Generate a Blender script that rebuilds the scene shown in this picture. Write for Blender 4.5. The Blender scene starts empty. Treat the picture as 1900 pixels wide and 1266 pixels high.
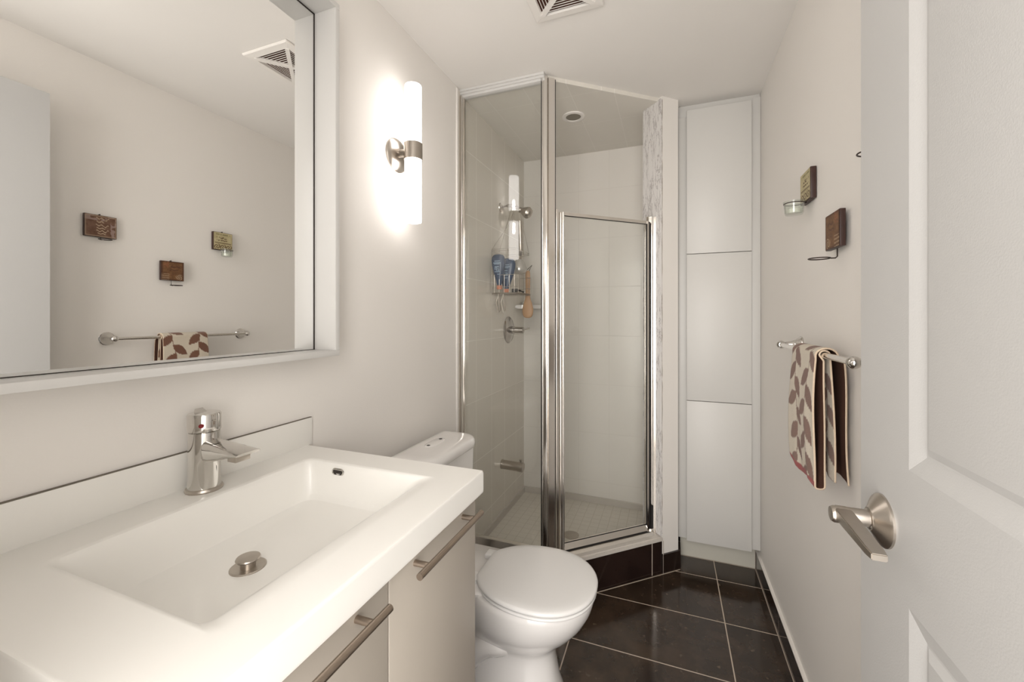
import bpy, bmesh, math, random
from mathutils import Vector, Matrix
PI = math.pi
random.seed(7)
SC = bpy.context.scene
COL = SC.collection

# ------------------------------------------------------------------ camera, world, lights, exposure
cam_d = bpy.data.cameras.new('camera')
cam = bpy.data.objects.new('camera', cam_d)
COL.objects.link(cam)
cam.location = (0, 0, 1.31)
cam.rotation_euler = (PI/2, 0, math.atan((1242-950)/767.0))
cam_d.sensor_width = 36.0
cam_d.sensor_fit = 'HORIZONTAL'
cam_d.lens = 767*36/1900.0
cam_d.shift_y = -45/1900.0
cam_d.clip_start = 0.02
SC.camera = cam

world = bpy.data.worlds.new('world')
SC.world = world
world.use_nodes = True
wb = world.node_tree.nodes['Background']
wb.inputs['Color'].default_value = (1.0, 0.95, 0.90, 1)
wb.inputs['Strength'].default_value = 1.8

def area(name, loc, rot, sx, sy, power, color):
    l = bpy.data.lights.new(name, 'AREA')
    l.shape = 'RECTANGLE'; l.size = sx; l.size_y = sy
    l.energy = power; l.color = color
    o = bpy.data.objects.new(name, l)
    o.location = loc; o.rotation_euler = rot
    COL.objects.link(o)
    return o
# the bright hall behind the doorway
area('hall_light', (-0.10, -1.0, 1.55), (PI/2, 0, 0), 1.5, 2.0, 31, (1.0, 0.965, 0.93))

SC.view_settings.view_transform = 'Standard'
SC.view_settings.look = 'None'
SC.view_settings.gamma = 1
SC.view_settings.use_curve_mapping = False
SC.view_settings.exposure = 0.78
TUBE_EMIT = 4.3
BULB_EMIT = 50.0

# ------------------------------------------------------------------ materials
def new_mat(name):
    m = bpy.data.materials.new(name)
    m.use_nodes = True
    return m, m.node_tree, m.node_tree.nodes['Principled BSDF']

def plain(name, col, rough=0.5, metal=0.0, coat=0.0, noise=0.0, nscale=8.0, bump=0.0, bscale=200.0, spec=0.5, aniso=0.0):
    m, nt, b = new_mat(name)
    b.inputs['Base Color'].default_value = (*col, 1)
    b.inputs['Roughness'].default_value = rough
    b.inputs['Metallic'].default_value = metal
    b.inputs['Coat Weight'].default_value = coat
    b.inputs['Coat Roughness'].default_value = 0.05
    b.inputs['Specular IOR Level'].default_value = spec
    b.inputs['Anisotropic'].default_value = aniso
    tc = nt.nodes.new('ShaderNodeTexCoord')
    if noise > 0:
        n = nt.nodes.new('ShaderNodeTexNoise'); n.inputs['Scale'].default_value = nscale; n.inputs['Detail'].default_value = 4
        nt.links.new(tc.outputs['Object'], n.inputs['Vector'])
        mx = nt.nodes.new('ShaderNodeMix'); mx.data_type = 'RGBA'
        mx.inputs['A'].default_value = (*[c*(1-noise) for c in col], 1)
        mx.inputs['B'].default_value = (*[min(1, c*(1+noise)) for c in col], 1)
        nt.links.new(n.outputs['Fac'], mx.inputs['Factor'])
        nt.links.new(mx.outputs['Result'], b.inputs['Base Color'])
    if bump > 0:
        n = nt.nodes.new('ShaderNodeTexNoise'); n.inputs['Scale'].default_value = bscale; n.inputs['Detail'].default_value = 3
        nt.links.new(tc.outputs['Object'], n.inputs['Vector'])
        bp = nt.nodes.new('ShaderNodeBump'); bp.inputs['Strength'].default_value = bump; bp.inputs['Distance'].default_value = 0.002
        nt.links.new(n.outputs['Fac'], bp.inputs['Height'])
        nt.links.new(bp.outputs['Normal'], b.inputs['Normal'])
    return m

def math_node(nt, op, a, b=None):
    n = nt.nodes.new('ShaderNodeMath'); n.operation = op
    for i, v in enumerate((a, b)):
        if v is None: continue
        if isinstance(v, (int, float)): n.inputs[i].default_value = v
        else: nt.links.new(v, n.inputs[i])
    return n.outputs[0]

def line_mask(nt, sock, x0, w, g):
    v = math_node(nt, 'DIVIDE', math_node(nt, 'SUBTRACT', sock, x0), w)
    v = math_node(nt, 'FRACT', math_node(nt, 'ADD', v, 100.5))
    v = math_node(nt, 'MULTIPLY', math_node(nt, 'ABSOLUTE', math_node(nt, 'SUBTRACT', v, 0.5)), w)
    return math_node(nt, 'LESS_THAN', v, g/2)

def tiled(name, axes, x0, y0, w, hgt, g, colA, colB, grout, rough, nscale=3.0, detail=8, bump=0.3, speck=None):
    m, nt, b = new_mat(name)
    tc = nt.nodes.new('ShaderNodeTexCoord')
    sp = nt.nodes.new('ShaderNodeSeparateXYZ')
    nt.links.new(tc.outputs['Object'], sp.inputs[0])
    a = line_mask(nt, sp.outputs[axes[0]], x0, w, g)
    c = line_mask(nt, sp.outputs[axes[1]], y0, hgt, g)
    mask = math_node(nt, 'MAXIMUM', a, c)
    n = nt.nodes.new('ShaderNodeTexNoise'); n.inputs['Scale'].default_value = nscale; n.inputs['Detail'].default_value = detail; n.inputs['Roughness'].default_value = 0.65
    nt.links.new(tc.outputs['Object'], n.inputs['Vector'])
    r = nt.nodes.new('ShaderNodeValToRGB')
    r.color_ramp.elements[0].position = 0.35; r.color_ramp.elements[0].color = (*colA, 1)
    r.color_ramp.elements[1].position = 0.68; r.color_ramp.elements[1].color = (*colB, 1)
    nt.links.new(n.outputs['Fac'], r.inputs['Fac'])
    tile = r.outputs['Color']
    if speck:
        v = nt.nodes.new('ShaderNodeTexNoise'); v.inputs['Scale'].default_value = 38; v.inputs['Detail'].default_value = 2
        nt.links.new(tc.outputs['Object'], v.inputs['Vector'])
        r2 = nt.nodes.new('ShaderNodeValToRGB')
        r2.color_ramp.elements[0].position = 0.66; r2.color_ramp.elements[0].color = (0, 0, 0, 1)
        r2.color_ramp.elements[1].position = 0.78; r2.color_ramp.elements[1].color = (1, 1, 1, 1)
        nt.links.new(v.outputs['Fac'], r2.inputs['Fac'])
        mx0 = nt.nodes.new('ShaderNodeMix'); mx0.data_type = 'RGBA'
        nt.links.new(r2.outputs['Color'], mx0.inputs['Factor'])
        nt.links.new(tile, mx0.inputs['A']); mx0.inputs['B'].default_value = (*speck, 1)
        tile = mx0.outputs['Result']
    mx = nt.nodes.new('ShaderNodeMix'); mx.data_type = 'RGBA'
    nt.links.new(mask, mx.inputs['Factor'])
    nt.links.new(tile, mx.inputs['A'])
    mx.inputs['B'].default_value = (*grout, 1)
    nt.links.new(mx.outputs['Result'], b.inputs['Base Color'])
    ro = math_node(nt, 'ADD', math_node(nt, 'MULTIPLY', mask, 0.8-rough), rough)
    nt.links.new(ro, b.inputs['Roughness'])
    bp = nt.nodes.new('ShaderNodeBump'); bp.inputs['Strength'].default_value = bump; bp.inputs['Distance'].default_value = 0.001
    nt.links.new(math_node(nt, 'SUBTRACT', 1.0, mask), bp.inputs['Height'])
    nt.links.new(bp.outputs['Normal'], b.inputs['Normal'])
    return m

def emis(name, col, s):
    m, nt, b = new_mat(name)
    b.inputs['Base Color'].default_value = (0.9, 0.9, 0.9, 1)
    b.inputs['Emission Color'].default_value = (*col, 1)
    b.inputs['Emission Strength'].default_value = s
    return m

def glass_mat(name, tint=(0.988, 0.993, 0.988), boost=1.0, haze=0.0):
    m = bpy.data.materials.new(name); m.use_nodes = True
    nt = m.node_tree; nt.nodes.clear()
    out = nt.nodes.new('ShaderNodeOutputMaterial')
    tr = nt.nodes.new('ShaderNodeBsdfTransparent'); tr.inputs['Color'].default_value = (*tint, 1)
    gl = nt.nodes.new('ShaderNodeBsdfGlossy'); gl.inputs['Roughness'].default_value = 0.0
    fr = nt.nodes.new('ShaderNodeFresnel')
    ge = nt.nodes.new('ShaderNodeNewGeometry')
    # thin pane: the same reflectance on entering and leaving
    nt.links.new(math_node(nt, 'SUBTRACT', 1.5, math_node(nt, 'MULTIPLY', ge.outputs['Backfacing'], 0.8333)), fr.inputs['IOR'])
    mx = nt.nodes.new('ShaderNodeMixShader')
    nt.links.new(math_node(nt, 'MULTIPLY', fr.outputs[0], boost), mx.inputs[0])
    nt.links.new(tr.outputs[0], mx.inputs[1]); nt.links.new(gl.outputs[0], mx.inputs[2])
    last = mx.outputs[0]
    if haze > 0:
        df = nt.nodes.new('ShaderNodeBsdfDiffuse'); df.inputs['Color'].default_value = (0.8, 0.8, 0.78, 1)
        m2 = nt.nodes.new('ShaderNodeMixShader'); m2.inputs[0].default_value = haze
        nt.links.new(last, m2.inputs[1]); nt.links.new(df.outputs[0], m2.inputs[2]); last = m2.outputs[0]
    nt.links.new(last, out.inputs['Surface'])
    return m

def attr_mat(name, rough=0.8, bump=0.0, bscale=400, spec=0.3, sheen=0.0):
    m, nt, b = new_mat(name)
    at = nt.nodes.new('ShaderNodeVertexColor'); at.layer_name = 'paint'
    nt.links.new(at.outputs['Color'], b.inputs['Base Color'])
    b.inputs['Roughness'].default_value = rough
    b.inputs['Specular IOR Level'].default_value = spec
    b.inputs['Sheen Weight'].default_value = sheen
    if bump:
        tc = nt.nodes.new('ShaderNodeTexCoord')
        n = nt.nodes.new('ShaderNodeTexNoise'); n.inputs['Scale'].default_value = bscale; n.inputs['Detail'].default_value = 2
        nt.links.new(tc.outputs['Object'], n.inputs['Vector'])
        bp = nt.nodes.new('ShaderNodeBump'); bp.inputs['Strength'].default_value = bump; bp.inputs['Distance'].default_value = 0.003
        nt.links.new(n.outputs['Fac'], bp.inputs['Height']); nt.links.new(bp.outputs['Normal'], b.inputs['Normal'])
    return m

def marble_mat():
    m, nt, b = new_mat('veined_marble')
    tc = nt.nodes.new('ShaderNodeTexCoord')
    mp = nt.nodes.new('ShaderNodeMapping'); mp.inputs['Scale'].default_value = (17, 17, 2.2)
    nt.links.new(tc.outputs['Object'], mp.inputs['Vector'])
    n = nt.nodes.new('ShaderNodeTexNoise'); n.inputs['Scale'].default_value = 2.0; n.inputs['Detail'].default_value = 9; n.inputs['Roughness'].default_value = 0.7; n.inputs['Distortion'].default_value = 0.6
    nt.links.new(mp.outputs[0], n.inputs['Vector'])
    v = math_node(nt, 'ABSOLUTE', math_node(nt, 'SUBTRACT', n.outputs['Fac'], 0.5))
    r = nt.nodes.new('ShaderNodeValToRGB')
    r.color_ramp.elements[0].position = 0.0; r.color_ramp.elements[0].color = (0.30, 0.27, 0.26, 1)
    r.color_ramp.elements[1].position = 0.022; r.color_ramp.elements[1].color = (0.74, 0.72, 0.70, 1)
    nt.links.new(v, r.inputs['Fac'])
    nt.links.new(r.outputs['Color'], b.inputs['Base Color'])
    b.inputs['Roughness'].default_value = 0.35
    return m

WALLC = (0.80, 0.77, 0.73)
M = {}
M['wall'] = plain('wall_paint', WALLC, 0.6, noise=0.015, nscale=3, bump=0.12, bscale=260, spec=0.3)
M['ceiling'] = plain('ceiling_paint', (0.79, 0.765, 0.73), 0.75, noise=0.01, bump=0.08, bscale=200, spec=0.2)
M['trimwhite'] = plain('white_trim_paint', (0.80, 0.77, 0.73), 0.4, noise=0.01)
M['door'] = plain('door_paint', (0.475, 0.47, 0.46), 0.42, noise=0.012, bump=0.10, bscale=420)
M['mirrorframe'] = plain('white_lacquer_frame', (0.62, 0.61, 0.59), 0.35, noise=0.01)
M['solid'] = plain('solid_surface_white', (0.82, 0.805, 0.765), 0.30, noise=0.008, coat=0.2)
M['porcelain'] = plain('white_porcelain', (0.82, 0.80, 0.78), 0.12, coat=0.6, noise=0.005)
M['seatplastic'] = plain('white_seat_plastic', (0.78, 0.77, 0.755), 0.28, noise=0.005)
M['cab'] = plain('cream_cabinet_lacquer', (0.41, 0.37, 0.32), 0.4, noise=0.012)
M['linen'] = plain('white_cabinet_laminate', (0.615, 0.605, 0.58), 0.42, noise=0.012)
M['dark'] = plain('dark_gap', (0.02, 0.014, 0.010), 0.7, noise=0.2)
M['chrome'] = plain('chrome', (0.66, 0.64, 0.61), 0.06, 1.0, noise=0.02)
M['alu'] = plain('polished_aluminium', (0.80, 0.77, 0.73), 0.17, 1.0, noise=0.02)
M['valve'] = plain('dark_chrome', (0.48, 0.45, 0.42), 0.12, 1.0, noise=0.05, nscale=30)  # chrome given a darker base tone so the valve shows more contrast
M['nickel'] = plain('brushed_nickel', (0.50, 0.455, 0.405), 0.30, 1.0, noise=0.05, nscale=60)
M['handle'] = plain('brushed_steel_bar', (0.42, 0.35, 0.29), 0.32, 1.0, noise=0.06, nscale=90)
M['iron'] = plain('dark_wire', (0.05, 0.035, 0.03), 0.5, 0.6, noise=0.1)
M['mirror'] = plain('silver_mirror', (0.93, 0.93, 0.92), 0.0, 1.0)
M['glass'] = glass_mat('clear_shower_glass', boost=1.0)
M['cupglass'] = glass_mat('cup_glass', (0.93, 0.95, 0.92), 1.6, haze=0.06)
M['tube'] = None
M['floor'] = tiled('dark_porcelain_floor', (0, 1), 0.222, 1.975, 0.602, 0.3135, 0.0045, (0.020, 0.012, 0.008), (0.058, 0.037, 0.024), (0.50, 0.42, 0.34), 0.13, nscale=5.5, speck=(0.11, 0.08, 0.055))
M['curbtile'] = plain('dark_porcelain_tile', (0.016, 0.009, 0.007), 0.14, noise=0.35, nscale=9)
M['tileL'] = tiled('shower_wall_tile_side', (1, 2), 2.02, 1.51, 0.205, 0.3275, 0.003, (0.70, 0.66, 0.59), (0.72, 0.68, 0.61), (0.78, 0.75, 0.69), 0.22, bump=0.4)
M['tileB'] = tiled('shower_wall_tile_end', (0, 2), -0.58, 1.51, 0.205, 0.3275, 0.003, (0.75, 0.72, 0.67), (0.77, 0.74, 0.69), (0.67, 0.64, 0.59), 0.22, bump=0.4)
M['tileC'] = tiled('shower_ceiling_tile', (0, 1), -0.46, 2.05, 0.205, 0.3275, 0.003, (0.70, 0.67, 0.61), (0.72, 0.69, 0.63), (0.80, 0.77, 0.72), 0.35, bump=0.4)
M['mosaic'] = tiled('shower_floor_mosaic', (0, 1), -0.5, 2.0, 0.052, 0.052, 0.003, (0.74, 0.70, 0.63), (0.77, 0.73, 0.66), (0.64, 0.60, 0.53), 0.3, bump=0.4)
M['marble'] = marble_mat()
M['stone'] = plain('pale_stone_cap', (0.60, 0.56, 0.51), 0.4, noise=0.10, nscale=25)
M['ventbrown'] = plain('dark_brown_duct', (0.055, 0.016, 0.007), 0.9, noise=0.4, nscale=40)
M['grey'] = plain('downlight_lens', (0.22, 0.20, 0.16), 0.5, noise=0.1)
M['red'] = plain('red_dot', (0.16, 0.008, 0.012), 0.3, noise=0.05)
M['blue'] = plain('blue_bottle_plastic', (0.018, 0.045, 0.10), 0.28, noise=0.15, nscale=20)
M['bluepale'] = plain('pale_blue_print', (0.30, 0.40, 0.50), 0.4, noise=0.1)
M['orange'] = plain('salmon_cap_plastic', (0.60, 0.22, 0.12), 0.4, noise=0.05)
M['wood'] = plain('light_brush_wood', (0.50, 0.31, 0.18), 0.5, noise=0.12, nscale=30)
M['darkwood'] = plain('dark_plaque_wood', (0.035, 0.012, 0.008), 0.45, noise=0.3, nscale=40)
M['wax'] = plain('white_candle_wax', (0.80, 0.78, 0.72), 0.5, noise=0.03)
M['paint'] = attr_mat('painted_plaque_face', 0.55, bump=0.25, bscale=180)
M['towel'] = attr_mat('printed_terry', 0.95, bump=0.9, bscale=700, spec=0.1, sheen=0.3)
M['rubber'] = plain('black_rubber', (0.012, 0.010, 0.010), 0.6, noise=0.1)
M['softgrey'] = plain('grey_print', (0.45, 0.45, 0.45), 0.5, noise=0.05)

def tube_material():
    m = bpy.data.materials.new('frosted_lamp_glass'); m.use_nodes = True
    nt = m.node_tree; nt.nodes.clear()
    out = nt.nodes.new('ShaderNodeOutputMaterial')
    tr = nt.nodes.new('ShaderNodeBsdfTransparent')
    em = nt.nodes.new('ShaderNodeEmission'); em.inputs['Color'].default_value = (1.0, 0.945, 0.905, 1); em.inputs['Strength'].default_value = TUBE_EMIT
    mx = nt.nodes.new('ShaderNodeMixShader'); mx.inputs[0].default_value = 0.55
    nt.links.new(tr.outputs[0], mx.inputs[1]); nt.links.new(em.outputs[0], mx.inputs[2])
    nt.links.new(mx.outputs[0], out.inputs['Surface'])
    return m
M['tube'] = tube_material()
M['bulb'] = emis('lit_bulb', (1.0, 0.94, 0.895), BULB_EMIT)

# ------------------------------------------------------------------ mesh helpers
def BM(): return bmesh.new()

def add_box(bm, x0, x1, y0, y1, z0, z1, bev=0.0, seg=2):
    r = bmesh.ops.create_cube(bm, size=1.0)
    vs = r['verts']
    for v in vs:
        v.co = Vector(((x0+x1)/2 + v.co.x*(x1-x0), (y0+y1)/2 + v.co.y*(y1-y0), (z0+z1)/2 + v.co.z*(z1-z0)))
    if bev > 0:
        es = set()
        for v in vs: es.update(v.link_edges)
        bmesh.ops.bevel(bm, geom=list(es), offset=bev, segments=seg, affect='EDGES', profile=0.5)
    return bm

def basis(d):
    d = Vector(d).normalized()
    up = Vector((0, 0, 1)) if abs(d.z) < 0.95 else Vector((0, 1, 0))
    u = d.cross(up).normalized(); w = u.cross(d).normalized()
    return u, w

def loft(bm, loops, cap0=True, cap1=True, closed=True):
    rings = [[bm.verts.new(p) for p in lp] for lp in loops]
    n = len(rings[0])
    for a, b in zip(rings[:-1], rings[1:]):
        for i in range(n if closed else n-1):
            j = (i+1) % n
            bm.faces.new((a[i], a[j], b[j], b[i]))
    if cap0: bm.faces.new(list(reversed(rings[0])))
    if cap1: bm.faces.new(rings[-1])
    return rings

def lathe(bm, prof, base, axis=(0, 0, 1), n=32, cap0=True, cap1=True):
    """prof: list of (r, h) along axis"""
    ax = Vector(axis).normalized(); u, w = basis(ax); base = Vector(base)
    loops = []
    for r, hh in prof:
        loops.append([base + ax*hh + (u*math.cos(2*PI*i/n) + w*math.sin(2*PI*i/n))*max(r, 1e-5) for i in range(n)])
    loft(bm, loops, cap0, cap1)
    return bm

def cyl(bm, a, b, r, r2=None, n=24):
    a, b = Vector(a), Vector(b)
    L = (b-a).length
    lathe(bm, [(r, 0), (r2 if r2 is not None else r, L)], a, b-a, n)
    return bm

def tube(bm, pts, r, n=8, closed=False):
    pts = [Vector(p) for p in pts]
    loops = []
    N = len(pts)
    u = None
    for i, p in enumerate(pts):
        if closed: d = pts[(i+1) % N]-pts[(i-1) % N]
        else: d = pts[min(i+1, N-1)]-pts[max(i-1, 0)]
        d.normalize()
        if u is None: u, w = basis(d)
        else:
            u = (u - d*u.dot(d)).normalized(); w = d.cross(u).normalized()
        loops.append([p+(u*math.cos(2*PI*k/n)+w*math.sin(2*PI*k/n))*r for k in range(n)])
    if closed:
        rings = [[bm.verts.new(p) for p in lp] for lp in loops]
        for i in range(N):
            a, b = rings[i], rings[(i+1) % N]
            for k in range(n):
                j = (k+1) % n
                bm.faces.new((a[k], a[j], b[j], b[k]))
    else:
        loft(bm, loops)
    return bm

def prism(bm, pts, z0, z1):
    lo = [bm.verts.new((x, y, z0)) for x, y in pts]
    hi = [bm.verts.new((x, y, z1)) for x, y in pts]
    n = len(pts)
    for i in range(n):
        j = (i+1) % n
        bm.faces.new((lo[i], lo[j], hi[j], hi[i]))
    bm.faces.new(list(reversed(lo))); bm.faces.new(hi)
    return bm

def rrect(x0, x1, y0, y1, z, r, K=8):
    pts = []
    r = max(r, 1e-4)
    for cx, cy, a0 in ((x1-r, y1-r, 0), (x0+r, y1-r, PI/2), (x0+r, y0+r, PI), (x1-r, y0+r, 1.5*PI)):
        for k in range(K+1):
            a = a0 + PI/2*k/K
            pts.append(Vector((cx+r*math.cos(a), cy+r*math.sin(a), z)))
    return pts

def finish(name, bm, m, parent=None, ang=35, smooth=True, weld=False):
    bmesh.ops.recalc_face_normals(bm, faces=bm.faces)
    me = bpy.data.meshes.new(name)
    bm.to_mesh(me); bm.free()
    for mm in (m if isinstance(m, (list, tuple)) else [m]): me.materials.append(mm)
    if smooth:
        me.shade_smooth()
        me.set_sharp_from_angle(angle=math.radians(ang))
    o = bpy.data.objects.new(name, me)
    COL.objects.link(o)
    if parent is not None:
        o.parent = parent
        # vertices are in room coordinates: undo only the root Empty's own location
        if parent.type == 'EMPTY':
            o.matrix_parent_inverse = Matrix.Translation(-parent.location)
    return o

def thing(name, loc, label, cat, group=None, kind=None):
    o = bpy.data.objects.new(name, None)
    o.empty_display_size = 0.05
    COL.objects.link(o)
    o.location = loc
    return tag(o, label, cat, group, kind)

def tag(o, label=None, cat=None, group=None, kind=None):
    if label: o['label'] = label
    if cat: o['category'] = cat
    if group: o['group'] = group
    if kind: o['kind'] = kind
    return o

def struct(name, bm, m, label, cat, **k):
    return tag(finish(name, bm, m, **k), label, cat, kind='structure')

def boxobj(name, b, m, parent=None, bev=0.0, seg=2):
    return finish(name, add_box(BM(), *b, bev=bev, seg=seg), m, parent)

# ------------------------------------------------------------------ the room
XL, XR, YN, YB, ZC = -0.975, 0.43, 0.03, 2.80, 2.44
YS = 1.80                                   # where the shower begins on the left wall
DX, DY = 0.736, 0.677                       # direction of the angled shower front
NX, NY = -0.677, 0.736                      # inward from it
W = (-0.035, 2.25)                          # outer corner of the short partition

struct('floor', add_box(BM(), XL-0.12, XR+0.12, -0.10, YB+0.1, -0.1, 0.0), M['floor'],
       'dark brown polished tile floor with thin pale grout lines', 'floor', smooth=False)
struct('ceiling', add_box(BM(), XL-0.12, XR+0.12, -0.10, YB+0.1, ZC, ZC+0.1), M['ceiling'],
       'flat off-white painted ceiling over the bathroom', 'ceiling', smooth=False)
struct('wall_left', add_box(BM(), XL-0.12, XL, -0.10, YS, 0, ZC), M['wall'],
       'cream painted wall behind the vanity, mirror and toilet', 'wall', smooth=False)
struct('wall_shower_left', add_box(BM(), XL-0.12, XL, YS, YB, 0, ZC), M['tileL'],
       'pale tiled shower wall carrying the mixer valve and spout', 'wall', smooth=False)
struct('wall_back', add_box(BM(), XL-0.12, XR+0.12, YB, YB+0.12, 0, ZC), M['tileB'],
       'pale tiled end wall at the back of the shower', 'wall', smooth=False)
struct('wall_right', add_box(BM(), XR, XR+0.12, -0.10, YB, 0, ZC), M['wall'],
       'cream painted wall with the towel bar and small plaques', 'wall', smooth=False)
bm = BM()
add_box(bm, XL, -0.46, -0.10, YN, 0, ZC)
add_box(bm, 0.345, XR, -0.10, YN, 0, ZC)
add_box(bm, -0.46, 0.345, -0.10, YN, 2.20, ZC)
struct('wall_near', bm, M['wall'], 'cream wall around the doorway the room is seen from', 'wall', smooth=False)

# partition between the shower and the tall cabinet
S = (0.043, 2.322)
bm = prism(BM(), [W, S, (0.043, YB), (-0.125, YB), (-0.125, 2.348)], 0, ZC)
struct('wall_partition', bm, M['wall'], 'short angled painted wall between shower and tall cabinet', 'wall', smooth=False)
bm = prism(BM(), [(W[0]-0.002, W[1]-0.001), (W[0]-0.004-0.085*1, W[1]+0.092), (W[0]-0.016-0.085, W[1]+0.081), (W[0]-0.010, W[1]-0.008)], 0.168, 2.425)
# marble facing on the end of the partition
q0 = Vector((W[0]+0.001, W[1]-0.002)); q1 = q0 + Vector((NX, NY))*0.135
tt = Vector((-DX, -DY))*0.011
bm.free()
bm = prism(BM(), [tuple(q0), tuple(q1), tuple(q1+tt), tuple(q0+tt)], 0.19, 2.425)
struct('trim_1', bm, M['marble'], 'grey veined white marble facing beside the shower door', 'trim', smooth=False)
# a thin ragged caulk line between marble and painted wall
bm = BM()
pts = []
for k in range(60):
    z = 0.2 + (2.42-0.2)*k/59
    pts.append((W[0]+0.0005+random.uniform(-0.0012, 0.0012), W[1]-0.0015, z))
tube(bm, pts, 0.0016, 5)
struct('trim_2', bm, plain('grey_caulk', (0.22, 0.18, 0.13), 0.8, noise=0.5, nscale=30), 'dark cracked caulk line at the edge of the marble facing', 'trim')

# shower ceiling, one step below the room ceiling
def along(s, off=0.0):
    return (W[0]-DX*s+NX*off, W[1]-DY*s+NY*off)
bm = prism(BM(), [(XL, 1.872), (-0.530, 1.872), along(0.0, 0.02), (-0.125, 2.348), (-0.125, YB), (XL, YB)], 2.42, ZC)
struct('ceiling_shower', bm, M['tileC'], 'pale tiled ceiling inside the shower', 'ceiling', smooth=False)
C_out = along(0.665)
bm = prism(BM(), [(XL, 1.80+0.125), (C_out[0]-0.05, 1.80+0.125), (W[0]+NX*0.125, W[1]+NY*0.125), (-0.125, YB), (XL, YB)], 0.001, 0.06)
struct('floor_shower', bm, M['mosaic'], 'shower floor of small cream mosaic tiles', 'floor', smooth=False)
# cove at the foot of the shower walls
bm = BM()
prism(bm, [(XL, 1.92), (XL+0.012, 1.92), (XL+0.012, YB-0.012), (-0.125, YB-0.012), (-0.125, YB), (XL, YB)], 0.06, 0.10)
struct('trim_3', bm, plain('cove_tile', (0.60, 0.56, 0.51), 0.3, noise=0.02), 'low tile cove around the shower floor', 'trim', smooth=False)

# curb: dark tile face, white cap
C_out = along(0.665)
cin = 0.125
outer = [(XL, 1.80), C_out, W]
inner = [(W[0]+NX*cin, W[1]+NY*cin), along(0.665-0.05, cin), (XL, 1.80+cin)]
inner[1] = (C_out[0]-0.05, 1.80+cin)
bm = prism(BM(), outer+inner, 0, 0.165)
M['curbgrout'] = tiled('dark_curb_tile', (0, 2), -0.0815, -0.3, 0.445, 2.0, 0.0035, (0.012, 0.006, 0.005), (0.026, 0.014, 0.011), (0.50, 0.44, 0.38), 0.10, nscale=6)
curb = struct('trim_4', bm, M['curbgrout'], 'dark tiled curb in front of the shower', 'trim', smooth=False)
o = 0.006
outer2 = [(XL, 1.80-o), (C_out[0]+0.002, 1.80-o), (W[0]-NX*o, W[1]-NY*o)]
bm = prism(BM(), outer2+inner, 0.165, 0.186)
bmesh.ops.bevel(bm, geom=[e for e in bm.edges if abs(e.verts[0].co.z-0.186) < 1e-5 and abs(e.verts[1].co.z-0.186) < 1e-5], offset=0.006, segments=2, affect='EDGES')
struct('trim_5', bm, M['stone'], 'pale stone cap on top of the dark shower curb', 'trim')

# baseboards of the floor tile
bm = add_box(BM(), XR-0.011, XR, YN, 2.47, 0, 0.096)
M['basetile'] = tiled('dark_baseboard_tile', (1, 2), 1.975, -0.3, 0.602, 2.0, 0.003, (0.012, 0.006, 0.005), (0.030, 0.017, 0.013), (0.25, 0.2, 0.17), 0.10, nscale=6)
struct('baseboard_right', bm, M['basetile'], 'dark tile baseboard along the right wall', 'baseboard', smooth=False)
bm = add_box(BM(), XR-0.013, XR, YN, 2.47, 0.096, 0.100)
struct('trim_6', bm, M['trimwhite'], 'pale caulk bead on top of the right baseboard', 'trim', smooth=False)
bo = 0.010
bm = prism(BM(), [W, (W[0]-NX*bo, W[1]-NY*bo), (S[0]+0.012, S[1]-0.004), (S[0]+0.012, 2.40), (S[0], 2.40), S], 0, 0.096)
struct('baseboard_partition', bm, M['curbtile'], 'dark tile baseboard under the short angled wall', 'baseboard', smooth=False)
bm = BM()
add_box(bm, XL, XL+0.011, 0.92, 1.79, 0, 0.096)
struct('baseboard_left', bm, M['curbtile'], 'dark tile baseboard behind the toilet', 'baseboard', smooth=False)
# pale grout joints where floor meets the curb and wall tiles
bm = BM()
def strip(bm, a, b, w, z0, z1):
    a = Vector((a[0], a[1])); b = Vector((b[0], b[1])); d = (b-a).normalized(); n = Vector((-d.y, d.x))*w/2
    prism(bm, [tuple(a+n), tuple(b+n), tuple(b-n), tuple(a-n)], z0, z1)
strip(bm, along(0.665, -0.003), along(-0.105, -0.014), 0.004, 0, 0.0012)
strip(bm, (XR-0.013, 0.3), (XR-0.013, 2.455), 0.003, 0, 0.0012)
strip(bm, (0.055, 2.455), (XR-0.013, 2.455), 0.003, 0, 0.0012)
struct('trim_7', bm, plain('pale_grout', (0.50, 0.42, 0.34), 0.8, noise=0.05), 'pale grout joint around the edge of the dark floor', 'trim', smooth=False)
bm = BM()
p = along(-0.001, -0.0085)
cyl(bm, (p[0], p[1], 0.0), (p[0], p[1], 0.165), 0.0015, n=8)
cyl(bm, (XR-0.0135, 2.455, 0), (XR-0.0135, 2.455, 0.10), 0.0016, n=8)
struct('trim_8', bm, M['curbgrout'] if False else plain('pale_grout_line', (0.50, 0.44, 0.38), 0.8, noise=0.05), 'thin pale upright grout joints between dark wall tiles', 'trim')
# white bead where painted wall turns into tiled shower wall
bm = add_box(BM(), XL, XL+0.008, YS-0.012, YS+0.006, 0.19, 2.43, bev=0.003)
struct('trim_9', bm, M['trimwhite'], 'white edge bead on the left wall at the shower', 'trim')

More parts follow.
